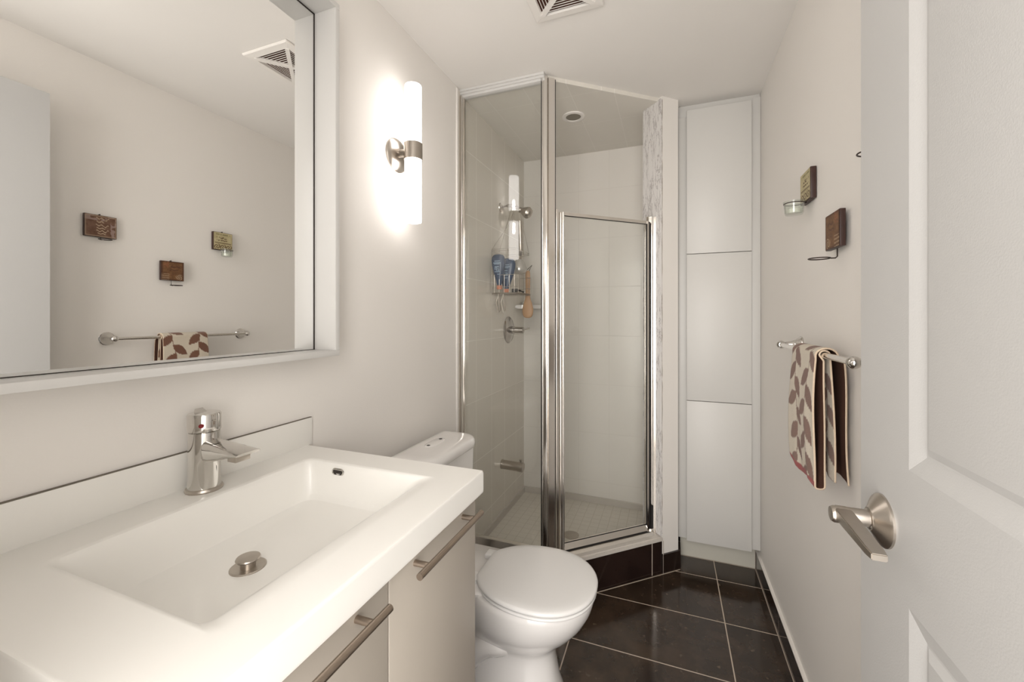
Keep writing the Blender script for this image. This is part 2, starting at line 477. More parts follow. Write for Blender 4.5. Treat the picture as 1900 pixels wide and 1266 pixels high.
# ------------------------------------------------------------------ vanity cabinet
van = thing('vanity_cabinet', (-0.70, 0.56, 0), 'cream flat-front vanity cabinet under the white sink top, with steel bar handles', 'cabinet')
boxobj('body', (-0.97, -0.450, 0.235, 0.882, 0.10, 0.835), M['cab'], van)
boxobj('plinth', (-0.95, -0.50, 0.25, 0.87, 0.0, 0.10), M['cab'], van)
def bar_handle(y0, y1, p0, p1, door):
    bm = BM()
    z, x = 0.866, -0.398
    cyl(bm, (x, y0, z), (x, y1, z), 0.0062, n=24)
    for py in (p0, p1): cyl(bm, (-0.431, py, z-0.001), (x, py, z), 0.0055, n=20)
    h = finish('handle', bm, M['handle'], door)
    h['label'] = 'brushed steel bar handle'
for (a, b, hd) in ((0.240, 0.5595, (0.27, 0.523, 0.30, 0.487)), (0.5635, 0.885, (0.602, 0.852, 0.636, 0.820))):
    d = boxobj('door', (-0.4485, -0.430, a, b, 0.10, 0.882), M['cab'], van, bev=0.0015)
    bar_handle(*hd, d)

# ------------------------------------------------------------------ sink top
ZT = 0.943
top = thing('sink_top', (-0.70, 0.56, 0.888), 'white sink top with a wide rectangular basin and low backsplash', 'sink')
bm = BM()
X0, X1, Y0, Y1 = -0.974, -0.415, 0.224, 0.902
def lp(a): return a
loops = [
    rrect(-0.90, -0.475, 0.30, 0.84, 0.889, 0.002),
    rrect(X0, X1-0.004, Y0, Y1, 0.888, 0.002),
    rrect(X0, X1-0.001, Y0, Y1, 0.8905, 0.003),
    rrect(X0, X1, Y0, Y1, 0.896, 0.004),
    rrect(X0, X1, Y0, Y1, 0.937, 0.005),
    rrect(X0+0.0015, X1-0.0015, Y0+0.0015, Y1-0.0015, 0.9415, 0.005),
    rrect(X0+0.005, X1-0.005, Y0+0.005, Y1-0.005, ZT, 0.006),
    rrect(-0.879, -0.485, 0.322, 0.822, ZT, 0.020),
    rrect(-0.875, -0.496, 0.326, 0.818, ZT-0.0008, 0.020),
    rrect(-0.871, -0.508, 0.330, 0.814, ZT-0.0026, 0.020),
    rrect(-0.868, -0.520, 0.333, 0.811, ZT-0.006, 0.020),
    rrect(-0.864, -0.532, 0.338, 0.808, 0.931, 0.020),
    rrect(-0.859, -0.546, 0.344, 0.803, 0.916, 0.022),
    rrect(-0.851, -0.566, 0.353, 0.796, 0.889, 0.026),
    rrect(-0.845, -0.582, 0.362, 0.789, 0.869, 0.030),
    rrect(-0.838, -0.596, 0.372, 0.780, 0.859, 0.032),
    rrect(-0.826, -0.612, 0.386, 0.765, 0.8535, 0.034),
    rrect(-0.810, -0.630, 0.402, 0.745, 0.852, 0.034),
    rrect(-0.765, -0.690, 0.504, 0.576, 0.8485, 0.034),
    rrect(-0.757, -0.698, 0.511, 0.569, 0.8475, 0.029),
]
r = loft(bm, loops, cap0=False, cap1=True)
cap = finish('countertop', bm, M['solid'], top, ang=22)
wn = cap.modifiers.new('weighted', 'WEIGHTED_NORMAL'); wn.keep_sharp = True; wn.weight = 100
boxobj('backsplash', (-0.974, -0.9655, 0.224, 0.912, ZT-0.001, 1.0195), M['solid'], top, bev=0.001)
boxobj('backsplash_gap', (-0.9745, -0.9668, 0.224, 0.912, 1.0190, 1.0207), M['handle'] and plain('grey_dusty_caulk', (0.16, 0.14, 0.11), 0.8, noise=0.3, nscale=60), top)['label'] = 'thin grey caulk line along the backsplash'
# overflow slot on the right basin wall: chrome rim around dark slot
def slot_frame(cx, cy, cz, lx, lz, r, d):
    bm = BM()
    pts = []
    for sx, a0 in ((1, -PI/2), (-1, PI/2)):
        for k in range(9):
            a = a0 + PI*k/8
            pts.append((cx + sx*(lx-lz) + math.cos(a)*lz, cy, cz + math.sin(a)*lz))
    tube(bm, pts, r, 8, closed=True)
    return bm
osx, osy, osz = -0.768, 0.7985, 0.925
ov = finish('overflow', slot_frame(osx, 0.8045, osz, 0.0165, 0.0065, 0.0022, 0), M['chrome'], top)
bm = BM(); add_box(bm, osx-0.015, osx+0.015, 0.8035, 0.808, osz-0.0052, osz+0.0052, bev=0.002)
finish('overflow_hole', bm, M['dark'], ov)
dr = finish('drain', lathe(BM(), [(0.012, -0.004), (0.012, 0.0005), (0.028, 0.0022), (0.030, 0.001), (0.030, -0.004)], (-0.727, 0.540, 0.848), n=40, cap0=False, cap1=False), M['nickel'], top)
bm = BM(); lathe(bm, [(0.0, 0.0), (0.0125, 0.0), (0.0125, 0.012), (0.010, 0.0125), (0.019, 0.0135), (0.0205, 0.0155), (0.0195, 0.0178), (0.0, 0.0188)], (-0.727, 0.540, 0.8485), n=40)
finish('stopper', bm, M['nickel'], dr)

# ------------------------------------------------------------------ faucet
fx, fy = -0.926, 0.590
fa = thing('faucet', (fx, fy, ZT), 'chrome single-lever faucet standing behind the basin', 'faucet')
bm = BM(); lathe(bm, [(0.0, 0.0), (0.0335, 0.0), (0.0345, 0.003), (0.0325, 0.007), (0.029, 0.0085)], (fx, fy, ZT), n=40)
finish('base_ring', bm, M['nickel'], fa)
bm = BM(); lathe(bm, [(0.0, 0.007), (0.0300, 0.007), (0.0292, 0.03), (0.0288, 0.124), (0.0270, 0.1255)], (fx, fy, ZT), n=48)
finish('body', bm, M['chrome'], fa)
# spout: starts as a thick rounded root inside the body, flattens towards a wide lip
bm = BM()
def sp_loop(x, w, zt, zb):
    pts = []
    for k in range(20):
        a = 2*PI*k/20
        c, s_ = math.cos(a), math.sin(a)
        e = 0.55
        pts.append((x, fy + w*math.copysign(abs(c)**e, c), (zt+zb)/2 + (zt-zb)/2*math.copysign(abs(s_)**e, s_)))
    return pts
loft(bm, [sp_loop(fx+0.010, 0.020, ZT+0.110, ZT+0.062), sp_loop(fx+0.035, 0.021, ZT+0.108, ZT+0.064),
          sp_loop(fx+0.07, 0.023, ZT+0.104, ZT+0.073), sp_loop(fx+0.105, 0.025, ZT+0.0985, ZT+0.083), sp_loop(fx+0.133, 0.026, ZT+0.0945, ZT+0.0895)])
spo = finish('spout', bm, M['chrome'], fa, ang=40)
bm = BM(); add_box(bm, fx+0.093, fx+0.118, fy-0.016, fy+0.016, ZT+0.074, ZT+0.088, bev=0.002)
finish('aerator', bm, M['nickel'], spo)
# lever cap: cylinder cut by a folded wedge on top
bm = BM(); lathe(bm, [(0.0, 0.1265), (0.0300, 0.1265), (0.0305, 0.129), (0.0305, 0.160), (0.0285, 0.163), (0.0, 0.1645)], (fx, fy, ZT), n=48)
lev = finish('lever_cap', bm, M['chrome'], fa)
bm = BM()
a = [(fx-0.018, fy-0.010, ZT+0.163), (fx-0.018, fy+0.010, ZT+0.163), (fx+0.030, fy+0.004, ZT+0.148), (fx+0.030, fy-0.004, ZT+0.148)]
b = [(fx-0.018, fy-0.008, ZT+0.171), (fx-0.018, fy+0.008, ZT+0.171), (fx+0.034, fy+0.003, ZT+0.150), (fx+0.034, fy-0.003, ZT+0.150)]
loft(bm, [a, b])
finish('lever', bm, M['chrome'], fa)
bm = BM(); cyl(bm, (fx+0.022, fy-0.0195, ZT+0.141), (fx+0.0240, fy-0.0220, ZT+0.141), 0.0045, n=20)
finish('hot_mark', bm, M['red'], fa)

# ------------------------------------------------------------------ mirror in a deep white box frame
mir = thing('mirror', (-0.96, 0.58, 1.20), 'large wall mirror in a deep white box frame above the sink', 'mirror')
MY0, MY1, MZ0, MZ1, MF = 0.20, 0.920, 1.2145, 2.192, -0.887
bm = BM()
T = 0.0155
def ringframe(bm, y0, y1, z0, z1, t, x0, x1):
    add_box(bm, x0, x1, y0-t, y1+t, z0-t, z0, bev=0.0008)
    add_box(bm, x0, x1, y0-t, y1+t, z1, z1+t, bev=0.0008)
    add_box(bm, x0, x1, y0-t, y0, z0, z1, bev=0.0008)
    add_box(bm, x0, x1, y1, y1+t, z0, z1, bev=0.0008)
ringframe(bm, MY0, MY1, MZ0, MZ1, T, -0.974, MF)
finish('frame', bm, M['mirrorframe'], mir)
boxobj('mirror_backing', (-0.974, -0.970, MY0+0.0005, MY1-0.0005, MZ0+0.0005, MZ1-0.0005), M['dark'], mir)
boxobj('mirror_glass', (-0.9695, -0.965, MY0+0.002, MY1-0.003, MZ0+0.0015, MZ1-0.003), M['mirror'], mir)

bm = BM()
add_box(bm, -0.9655, -0.9643, MY1-0.0042, MY1-0.0002, MZ0, MZ1)
add_box(bm, -0.9655, -0.9643, MY0, MY1, MZ1-0.0042, MZ1-0.0002)
add_box(bm, -0.9655, -0.9643, MY0, MY1, MZ0+0.0002, MZ0+0.0016)
finish('edge_gap', bm, M['dark'], mir, smooth=False)['label'] = 'dark gap around the mirror glass'

# ------------------------------------------------------------------ wall sconces either side of the mirror
def wall_sconce(sx, sy, label):
    sc = thing('wall_sconce', (XL, sy, 1.926), label, 'wall lamp', 'tube sconces either side of the mirror')
    bm = BM(); lathe(bm, [(0.0, 0.0), (0.064, 0.0), (0.064, 0.004), (0.060, 0.009), (0.045, 0.016), (0.020, 0.020), (0.0, 0.021)], (XL, sy, 1.926), (1, 0, 0), 48)
    finish('wall_plate', bm, M['nickel'], sc)
    bm = BM()
    for zz in (1.918, 1.940): cyl(bm, (XL+0.015, sy-0.006, zz), (sx-0.022, sy, zz), 0.0045, n=14)
    cyl(bm, (XL+0.017, sy-0.020, 1.93), (XL+0.026, sy-0.020, 1.93), 0.004, n=12)
    finish('arm', bm, M['nickel'], sc)
    bm = BM(); lathe(bm, [(0.029, 0.0), (0.0345, 0.0), (0.0345, 0.062), (0.029, 0.062)], (sx, sy, 1.898), n=48, cap0=False, cap1=False)
    finish('collar', bm, M['nickel'], sc)
    for (za, zb) in ((1.960, 2.178), (1.898, 1.665)):
        dirz = 1 if zb > za else -1
        L = abs(zb-za)
        bm = BM()
        lathe(bm, [(0.0315, 0.0), (0.0315, L-0.004), (0.0300, L), (0.0285, L), (0.0285, 0.0)], (sx, sy, za), (0, 0, dirz), 40, cap0=False, cap1=False)
        sh = finish('glass_tube', bm, M['tube'], sc)
        bm = BM(); lathe(bm, [(0.0, 0.0), (0.009, 0.004), (0.009, 0.060), (0.005, 0.070), (0.0, 0.072)], (sx, sy, za+dirz*0.004), (0, 0, dirz), 20)
        finish('bulb', bm, M['bulb'], sh)
wall_sconce(-0.900, 1.320, 'lit two-ended frosted tube sconce between the mirror and the shower')
wall_sconce(-0.900, 0.112, 'lit two-ended frosted tube sconce between the mirror and the doorway')

# ------------------------------------------------------------------ ceiling vent
vx0, vx1, vy0, vy1 = -0.475, -0.218, 1.242, 1.512
vent = thing('ceiling_vent', ((vx0+vx1)/2, (vy0+vy1)/2, ZC), 'square white louvred exhaust vent with dark brown slots in the ceiling', 'vent')
vcx, vcy = (vx0+vx1)/2, (vy0+vy1)/2
bm = BM()
fo = [rrect(vx0, vx1, vy0, vy1, ZC-0.001, 0.004, 3), rrect(vx0, vx1, vy0, vy1, ZC-0.006, 0.004, 3), rrect(vx0+0.004, vx1-0.004, vy0+0.004, vy1-0.004, ZC-0.010, 0.003, 3),
      rrect(vx0+0.032, vx1-0.032, vy0+0.032, vy1-0.032, ZC-0.013, 0.002, 3), rrect(vx0+0.034, vx1-0.034, vy0+0.034, vy1-0.034, ZC-0.004, 0.002, 3)]
loft(bm, fo, cap0=False, cap1=False)
finish('frame', bm, M['trimwhite'], vent)
boxobj('duct', (vx0+0.02, vx1-0.02, vy0+0.02, vy1-0.02, ZC-0.003, ZC-0.0005), M['ventbrown'], vent)  # flat dark brown plate behind the louvres
bm = BM()
hx, hy = (vx1-vx0)/2-0.033, (vy1-vy0)/2-0.033
for s1 in (1, -1):
    a = Vector((vcx-hx, vcy-s1*hy, 0)); b = Vector((vcx+hx, vcy+s1*hy, 0)); d = (b-a).normalized(); n = Vector((-d.y, d.x, 0))*0.008
    prism(bm, [(a+n).xy, (b+n).xy, (b-n).xy, (a-n).xy], ZC-0.0155+0.0002*s1, ZC-0.004)
finish('cross_rib', bm, M['trimwhite'], vent)
bm = BM()
for k in range(1, 9):
    f = 1-k/9.0
    for (ux, uy) in ((1, 0), (-1, 0), (0, 1), (0, -1)):
        if ux:
            x = vcx+ux*hx*f; L = hy*f-0.006
            if L > 0: add_box(bm, x-0.0010, x+0.0010, vcy-L, vcy+L, ZC-0.0095, ZC-0.0078)
        else:
            y = vcy+uy*hy*f; L = hx*f-0.006
            if L > 0: add_box(bm, vcx-L, vcx+L, y-0.0010, y+0.0010, ZC-0.0095, ZC-0.0078)
finish('louvres', bm, M['trimwhite'], vent, smooth=False)

# ------------------------------------------------------------------ toilet (faces +x)
ty = 1.400
toi = thing('toilet', (-0.60, ty, 0), 'white two-piece toilet with closed round lid beside the vanity', 'toilet')
def egg(z, xb, xf, b, cx=None, n=48, e=2.0, yc=ty):
    cx = cx if cx is not None else (xb+xf)/2
    pts = []
    for k in range(n):
        a = 2*PI*k/n
        c, s_ = math.cos(a), math.sin(a)
        rx = (xf-cx) if c >= 0 else (cx-xb)
        pts.append((cx+rx*math.copysign(abs(c)**(2/e), c), yc+b*math.copysign(abs(s_)**(2/e), s_), z))
    return pts
bm = BM()
loft(bm, [egg(0.0, -0.74, -0.345, 0.112, -0.50, e=2.4), egg(0.012, -0.74, -0.347, 0.110, -0.50, e=2.4), egg(0.05, -0.73, -0.360, 0.098, -0.50, e=2.4),
          egg(0.12, -0.73, -0.372, 0.090, -0.50, e=2.3), egg(0.155, -0.73, -0.372, 0.090, -0.50, e=2.3), egg(0.175, -0.73, -0.365, 0.098, -0.50, e=2.2),
          egg(0.200, -0.73, -0.340, 0.120, -0.49, e=2.1), egg(0.235, -0.73, -0.300, 0.146, -0.475), egg(0.275, -0.73, -0.268, 0.165, -0.46),
          egg(0.315, -0.72, -0.247, 0.176, -0.45), egg(0.345, -0.71, -0.239, 0.180, -0.445), egg(0.362, -0.70, -0.240, 0.179, -0.445), egg(0.366, -0.69, -0.246, 0.173, -0.445)])
bowl = finish('bowl', bm, M['porcelain'], toi, ang=60)
bm = BM()   # trapway bulge on the sides
for s_ in (-1, 1):
    pts = []
    for k in range(14):
        t = k/13
        x = -0.50-0.20*t + 0.03*math.sin(t*PI)
        z = 0.20-0.15*t+0.10*math.sin(t*PI)*t
        pts.append((x, ty+s_*(0.040+0.034*min(1, t*2.2)), z))
    tube(bm, pts, 0.042, 14)
finish('trapway', bm, M['porcelain'], toi, ang=60)
bm = BM()
loft(bm, [rrect(-0.94, -0.60, ty-0.115, ty+0.115, 0.30, 0.05), rrect(-0.945, -0.585, ty-0.135, ty+0.135, 0.34, 0.05), rrect(-0.945, -0.58, ty-0.142, ty+0.142, 0.371, 0.04), rrect(-0.940, -0.585, ty-0.137, ty+0.137, 0.376, 0.038)])
finish('tank_shelf', bm, M['porcelain'], toi, ang=50)
bm = BM()
loft(bm, [rrect(-0.925, -0.785, ty-0.165, ty+0.165, 0.376, 0.03), rrect(-0.932, -0.772, ty-0.178, ty+0.178, 0.42, 0.035), rrect(-0.936, -0.765, ty-0.190, ty+0.190, 0.772, 0.04)])
tank = finish('tank', bm, M['porcelain'], toi, ang=50)
def dlid(z, i):
    # flat at the wall side, well rounded towards the room
    x0, x1, y0, y1 = -0.9405+i, -0.752-i, ty-0.204+i, ty+0.204-i
    pts = []
    R_ = 0.075-i
    for cx, cy, a0, r in ((x1-R_, y1-R_, 0, R_), (x0+0.015, y1-0.015, PI/2, 0.015), (x0+0.015, y0+0.015, PI, 0.015), (x1-R_, y0+R_, 1.5*PI, R_)):
        for k in range(9):
            a = a0+PI/2*k/8
            pts.append((cx+r*math.cos(a), cy+r*math.sin(a), z))
    return pts
bm = BM()
loft(bm, [dlid(0.770, 0.008), dlid(0.772, 0.003), dlid(0.776, 0.0), dlid(0.792, 0.0), dlid(0.802, 0.003), dlid(0.809, 0.010), dlid(0.8125, 0.020), dlid(0.814, 0.034), dlid(0.8145, 0.06)])
lid = finish('tank_lid', bm, M['porcelain'], toi, ang=60)
bm = BM()
loft(bm, [egg(0.814, -0.885, -0.838, 0.062, yc=ty+0.012, e=2.6), egg(0.8165, -0.884, -0.839, 0.061, yc=ty+0.012, e=2.6), egg(0.8175, -0.880, -0.843, 0.057, yc=ty+0.012, e=2.6)])
bt = finish('flush_button', bm, M['porcelain'], lid, ang=60)
for dy_ in (-0.035, 0.055):
    bm = BM(); lathe(bm, [(0.0, 0.0), (0.0075, 0.0), (0.006, 0.0012), (0.0, 0.0012)], (-0.862, ty+dy_, 0.8172), n=16)
    finish('button_dimple', bm, M['rubber'], bt)
def seat(z, i, xb=-0.640, e=2.15):
    # round front, truncated back
    pts = []
    n = 64
    cx, a, b = -0.420, 0.192, 0.188
    for k in range(n):
        t = 2*PI*k/n
        c, s_ = math.cos(t), math.sin(t)
        x = cx + ((a if c >= 0 else 0.235)-i)*math.copysign(abs(c)**(2/e), c)
        y = ty + (b-i)*math.copysign(abs(s_)**(2/e), s_)
        x = max(x, xb+i)
        pts.append((x, y, z))
    return pts
bm = BM()
loft(bm, [seat(0.3665, 0.014), seat(0.368, 0.006), seat(0.371, 0.002), seat(0.376, 0.002), seat(0.379, 0.006), seat(0.3795, 0.014)])
finish('seat', bm, M['seatplastic'], toi, ang=60)
bm = BM()
loft(bm, [seat(0.382, 0.012), seat(0.3825, 0.003), seat(0.385, 0.0), seat(0.391, -0.001), seat(0.396, 0.002), seat(0.399, 0.008), seat(0.401, 0.03), seat(0.403, 0.08), seat(0.404, 0.13)])
slid = finish('seat_lid', bm, M['seatplastic'], toi, ang=60)
for s_ in (-1, 1):
    bm = add_box(BM(), -0.668, -0.628, ty+s_*0.075-0.022, ty+s_*0.075+0.022, 0.374, 0.394, bev=0.006, seg=3)
    finish('hinge', bm, M['seatplastic'], toi)

# ------------------------------------------------------------------ shower enclosure
enc = thing('shower_enclosure', (-0.535, 1.858, 0.186), 'framed glass shower enclosure with polished corner post and angled door', 'shower enclosure')
PC = Vector((-0.535, 1.858))
U = Vector((DX, DY)); N_ = Vector((NX, NY))
def D(s, off=0.0):
    p = PC + U*s + N_*off
    return (p.x, p.y)
def dbox(bm, s0, s1, o0, o1, z0, z1, bev=0.0):
    m0 = len(bm.verts)
    prism(bm, [D(s0, o0), D(s1, o0), D(s1, o1), D(s0, o1)], z0, z1)
    if bev > 0:
        bm.verts.ensure_lookup_table()
        es = set()
        for v in bm.verts[m0:]: es.update(v.link_edges)
        bmesh.ops.bevel(bm, geom=list(es), offset=bev, segments=2, affect='EDGES')
def dprofile(bm, s0, s1, sec):
    loft(bm, [[(*D(s_, o_), z_) for (o_, z_) in sec] for s_ in (s0, s1)])
# header over fixed panel: stepped profile
bm = BM()
for (yf, z0, z1) in ((1.826, 2.428, 2.4395), (1.833, 2.417, 2.428), (1.839, 2.405, 2.417)):
    add_box(bm, XL, -0.540, yf, 1.872, z0, z1, bev=0.0012)
h_ = finish('header_rail', bm, M['mirrorframe'], enc); h_['label'] = 'white stepped rail along the ceiling'
# wall channel
bm = BM()
add_box(bm, XL, XL+0.016, 1.822, 1.832, 0.19, 2.405, bev=0.001)
add_box(bm, XL, XL+0.012, 1.832, 1.872, 0.19, 2.405, bev=0.001)
add_box(bm, XL+0.0, XL+0.017, 1.850, 1.855, 0.19, 2.405)
finish('wall_channel', bm, M['alu'], enc)
bm = BM(); loft(bm, [[(x_, 1.832, 0.186), (x_, 1.874, 0.186), (x_, 1.874, 0.222), (x_, 1.850, 0.222)] for x_ in (XL, -0.548)])
finish('bottom_rail', bm, M['alu'], enc)
boxobj('fixed_glass', (XL+0.010, -0.549, 1.856, 1.861, 0.218, 2.408), M['glass'], enc)
# corner post: two faces meeting at 135 degrees with ridges
bm = BM()
add_box(bm, -0.556, -0.528, 1.842, 1.872, 0.186, 2.426, bev=0.0025)
dbox(bm, 0.004, 0.034, -0.014, 0.012, 0.186, 2.421, bev=0.0025)
cyl(bm, (-0.549, 1.841, 0.186), (-0.549, 1.841, 2.42), 0.003, n=12)
p = D(0.036, -0.010); cyl(bm, (*p, 0.186), (*p, 2.42), 0.0028, n=12)
finish('corner_post', bm, M['alu'], enc)
bm = BM()
for (x, y) in ((-0.5555, 1.8395), D(0.040, -0.012)):
    cyl(bm, (x, y, 0.188), (x, y, 2.418), 0.0014, n=8)
finish('seal_strip', bm, M['rubber'], enc)
# door jamb beside the post
bm = BM(); dbox(bm, 0.044, 0.058, -0.014, 0.010, 0.20, 1.815, bev=0.0015)
finish('hinge_jamb', bm, M['alu'], enc)
# strike jamb on the marble side
bm = BM()
dbox(bm, 0.600, 0.633, -0.010, 0.012, 0.186, 1.83, bev=0.0015)
dbox(bm, 0.588, 0.603, 0.000, 0.014, 0.186, 1.83, bev=0.0015)
dbox(bm, 0.621, 0.636, -0.018, -0.008, 0.186, 1.83, bev=0.0015)
finish('strike_jamb', bm, M['alu'], enc)
bm = BM(); dprofile(bm, 0.046, 0.606, [(-0.026, 0.186), (0.020, 0.186), (0.020, 0.199), (-0.008, 0.199)])
finish('door_sill', bm, M['alu'], enc)
# the door leaf
bm = BM()
dbox(bm, 0.064, 0.088, -0.016, 0.008, 0.203, 1.804, bev=0.003)
p = D(0.080, -0.017); cyl(bm, (*p, 0.206), (*p, 1.802), 0.0038, n=14)
dbox(bm, 0.568, 0.582, -0.014, 0.006, 0.203, 1.804, bev=0.002)
dbox(bm, 0.086, 0.570, -0.012, 0.006, 1.787, 1.804, bev=0.002)
dprofile(bm, 0.086, 0.570, [(-0.018, 0.212), (0.006, 0.212), (0.006, 0.238), (-0.007, 0.238)])
dleaf = finish('door', bm, M['alu'], enc); dleaf['label'] = 'polished frame of the shower door'
bm = BM(); dbox(bm, 0.086, 0.570, -0.003, 0.001, 0.230, 1.790)
finish('door_glass', bm, M['glass'], dleaf, smooth=False)
bm = BM(); dbox(bm, 0.086, 0.569, -0.013, -0.009, 1.7845, 1.7880); dbox(bm, 0.566, 0.5695, -0.0145, -0.009, 0.236, 1.787)
dbox(bm, 0.086, 0.569, -0.0075, -0.004, 0.2375, 0.2405); dbox(bm, 0.062, 0.584, -0.012, 0.000, 0.1995, 0.2115)
finish('door_gasket', bm, M['rubber'], dleaf, smooth=False)
bm = BM(); dbox(bm, 0.584, 0.590, -0.013, 0.0, 0.215, 1.80)
finish('magnet_strip', bm, M['rubber'], enc, smooth=False)
bm = BM(); dbox(bm, 0.592, 0.606, -0.0165, -0.010, 0.215, 0.335)
finish('sweep_block', bm, M['rubber'], enc)

# ------------------------------------------------------------------ shower fittings
vy, vz = 2.495, 1.225
val = thing('shower_valve', (XL, vy, vz), 'round chrome mixer valve with lever on the shower wall', 'shower valve')
bm = BM(); lathe(bm, [(0.0, 0.0), (0.086, 0.0), (0.087, 0.003), (0.080, 0.010), (0.045, 0.017), (0.030, 0.020), (0.0, 0.021)], (XL, vy, vz), (1, 0, 0), 48)
finish('escutcheon', bm, M['valve'], val)
bm = BM(); lathe(bm, [(0.0, 0.018), (0.024, 0.018), (0.024, 0.045), (0.020, 0.047), (0.020, 0.102), (0.018, 0.104), (0.0, 0.104)], (XL, vy, vz), (1, 0, 0), 32)
lv = finish('handle', bm, M['valve'], val)
bm = BM(); cyl(bm, (XL+0.100, vy, vz+0.004), (XL+0.142, vy+0.01, vz+0.010), 0.0055, n=14)
finish('lever', bm, M['chrome'], lv)

spz = 0.392
spt = thing('bath_spout', (XL, 2.40, spz), 'chrome tub spout low on the shower wall', 'spout')
bm = BM(); lathe(bm, [(0.0, 0.0), (0.030, 0.0), (0.030, 0.004), (0.0275, 0.006), (0.0275, 0.105), (0.029, 0.108), (0.029, 0.138), (0.026, 0.142), (0.0, 0.142)], (XL, 2.385, spz), (1, 0, -0.03), 40)
finish('body', bm, M['nickel'], spt)
bm = BM(); cyl(bm, (XL+0.125, 2.385, spz+0.024), (XL+0.125, 2.385, spz+0.038), 0.007, n=16); lathe(bm, [(0.0, 0.0), (0.009, 0.0), (0.009, 0.006), (0.0, 0.007)], (XL+0.125, 2.385, spz+0.036), n=16)
finish('diverter_knob', bm, M['nickel'], spt)

hy_ = 2.36
hd = thing('wall_shower', (XL, hy_, 1.98), 'brushed chrome shower head on a short wall arm', 'shower head')
bm = BM()
tube(bm, [(XL, hy_, 1.985), (XL+0.05, hy_, 1.990), (XL+0.09, hy_, 1.985), (XL+0.125, hy_, 1.965)], 0.009, 14)
lathe(bm, [(0.0, 0.0), (0.028, 0.0), (0.026, 0.006), (0.012, 0.012), (0.0, 0.012)], (XL, hy_, 1.985), (1, 0, 0), 28)
finish('arm', bm, M['nickel'], hd)
bm = BM()
ax = Vector((0.90, -0.10, -0.42)).normalized()
lathe(bm, [(0.0, -0.012), (0.013, -0.008), (0.017, 0.0), (0.014, 0.010), (0.020, 0.016), (0.034, 0.046), (0.036, 0.058), (0.034, 0.062), (0.026, 0.074), (0.0, 0.082)], (XL+0.130, hy_, 1.958), ax, 36)
finish('head', bm, M['nickel'], hd)

# wire caddy hanging from the arm
cy0, cy1, cx0, cx1 = 2.19, 2.44, XL+0.012, -0.80
cad = thing('shower_caddy', (-0.89, 2.36, 1.49), 'two-tier silver wire caddy hanging from the shower arm', 'shower caddy')
bm = BM()
R = 0.0014
def wr(pts, closed=False, r=R): tube(bm, pts, r, 6, closed)
def ringw(z, x0=cx0, x1=cx1, y0=cy0, y1=cy1):
    wr([tuple(p) for p in rrect(x0, x1, y0, y1, z, 0.02, 4)], True)
ringw(1.550); ringw(1.482); ringw(1.448); ringw(1.442)
for k in range(7):
    y = cy0+0.02+(cy1-cy0-0.04)*k/6
    wr([(cx0, y, 1.448), (cx1, y, 1.448)])
for k in range(5):
    x = cx0+0.02+(cx1-cx0-0.04)*k/4
    wr([(x, cy0, 1.550), (x, cy0, 1.448), (x, cy1, 1.448), (x, cy1, 1.550)])
for y in (cy0+0.01, cy1-0.01):
    wr([(cx1, y, 1.55), (cx1, y, 1.448)])
    wr([(cx0, y, 1.448), (cx0, y, 1.70), (cx0+0.06, hy_+(y-hy_)*0.3, 1.86), (cx0+0.085, hy_, 1.975)])
ringw(1.700, cx0, cx1-0.01)
ringw(1.690, cx0, cx1-0.01)
wr([(cx0, hy_-0.05, 1.70), (cx0+0.07, hy_, 2.000), (cx0+0.10, hy_+0.01, 2.000), (cx1-0.01, hy_+0.06, 1.70)])
for (x, y) in ((-0.950, 2.27), (-0.918, 2.27)):
    wr([(x, y, 1.448), (x-0.014, y, 1.40), (x, y, 1.335), (x+0.012, y, 1.35), (x+0.004, y, 1.40), (x+0.002, y, 1.445)], r=0.0038)
finish('basket', bm, M['nickel'], cad)

def bottle(cx, cy, cz, tilt, label, prn, k_=1.0):
    b = thing('shampoo_bottle', (cx, cy, cz), label, 'bottle', 'blue bottles in the shower caddy')
    bm = BM()
    secs = []
    for (h_, w_, d_) in ((0.0, 0.016, 0.012), (0.010, 0.020, 0.014), (0.030, 0.026, 0.016), (0.075, 0.043, 0.021), (0.115, 0.055, 0.024), (0.145, 0.058, 0.024), (0.165, 0.053, 0.022), (0.176, 0.040, 0.016), (0.180, 0.020, 0.008)):
        secs.append([(cx+k_*w_*math.copysign(abs(math.cos(a))**0.9, math.cos(a)) + tilt*h_, cy+d_*math.sin(a), cz+h_) for a in [2*PI*k/28 for k in range(28)]])
    loft(bm, secs)
    finish('bottle_body', bm, M['blue'], b, ang=50)
    bm = BM(); lathe(bm, [(0.0, 0.0), (0.013, 0.0), (0.016, 0.004), (0.017, 0.022), (0.0, 0.022)], (cx-tilt*0.02, cy, cz-0.022), n=24)
    finish('cap', bm, M['orange'], b)
    if prn:
        bm = BM()
        def dash(x0, x1, z0, z1):
            t = tilt*((z0+z1)/2-cz)
            add_box(bm, cx+k_*x0+t, cx+k_*x1+t, cy-0.0252, cy-0.0215, z0, z1)
        for (a_, b_, c_, d_) in ((-0.020, 0.026, 0.137, 0.141), (-0.030, 0.030, 0.126, 0.131), (-0.024, 0.022, 0.120, 0.123), (-0.020, 0.016, 0.104, 0.109), (-0.020, -0.015, 0.090, 0.104), (-0.008, -0.003, 0.084, 0.104), (0.002, 0.014, 0.095, 0.098), (0.004, 0.018, 0.084, 0.090), (-0.022, 0.020, 0.076, 0.080), (0.000, 0.018, 0.062, 0.065)):
            dash(a_, b_, cz+c_, cz+d_)
        finish('label_print', bm, M['bluepale'], b, smooth=False)
    return b
bottle(-0.897, 2.262, 1.473, 0.0, 'blue bottle upended on its salmon cap, the right of the two in the caddy', True)
bottle(-0.918, 2.205, 1.490, -0.04, 'narrow-looking blue bottle next to the wall, the left of the two in the caddy', True, 0.72)

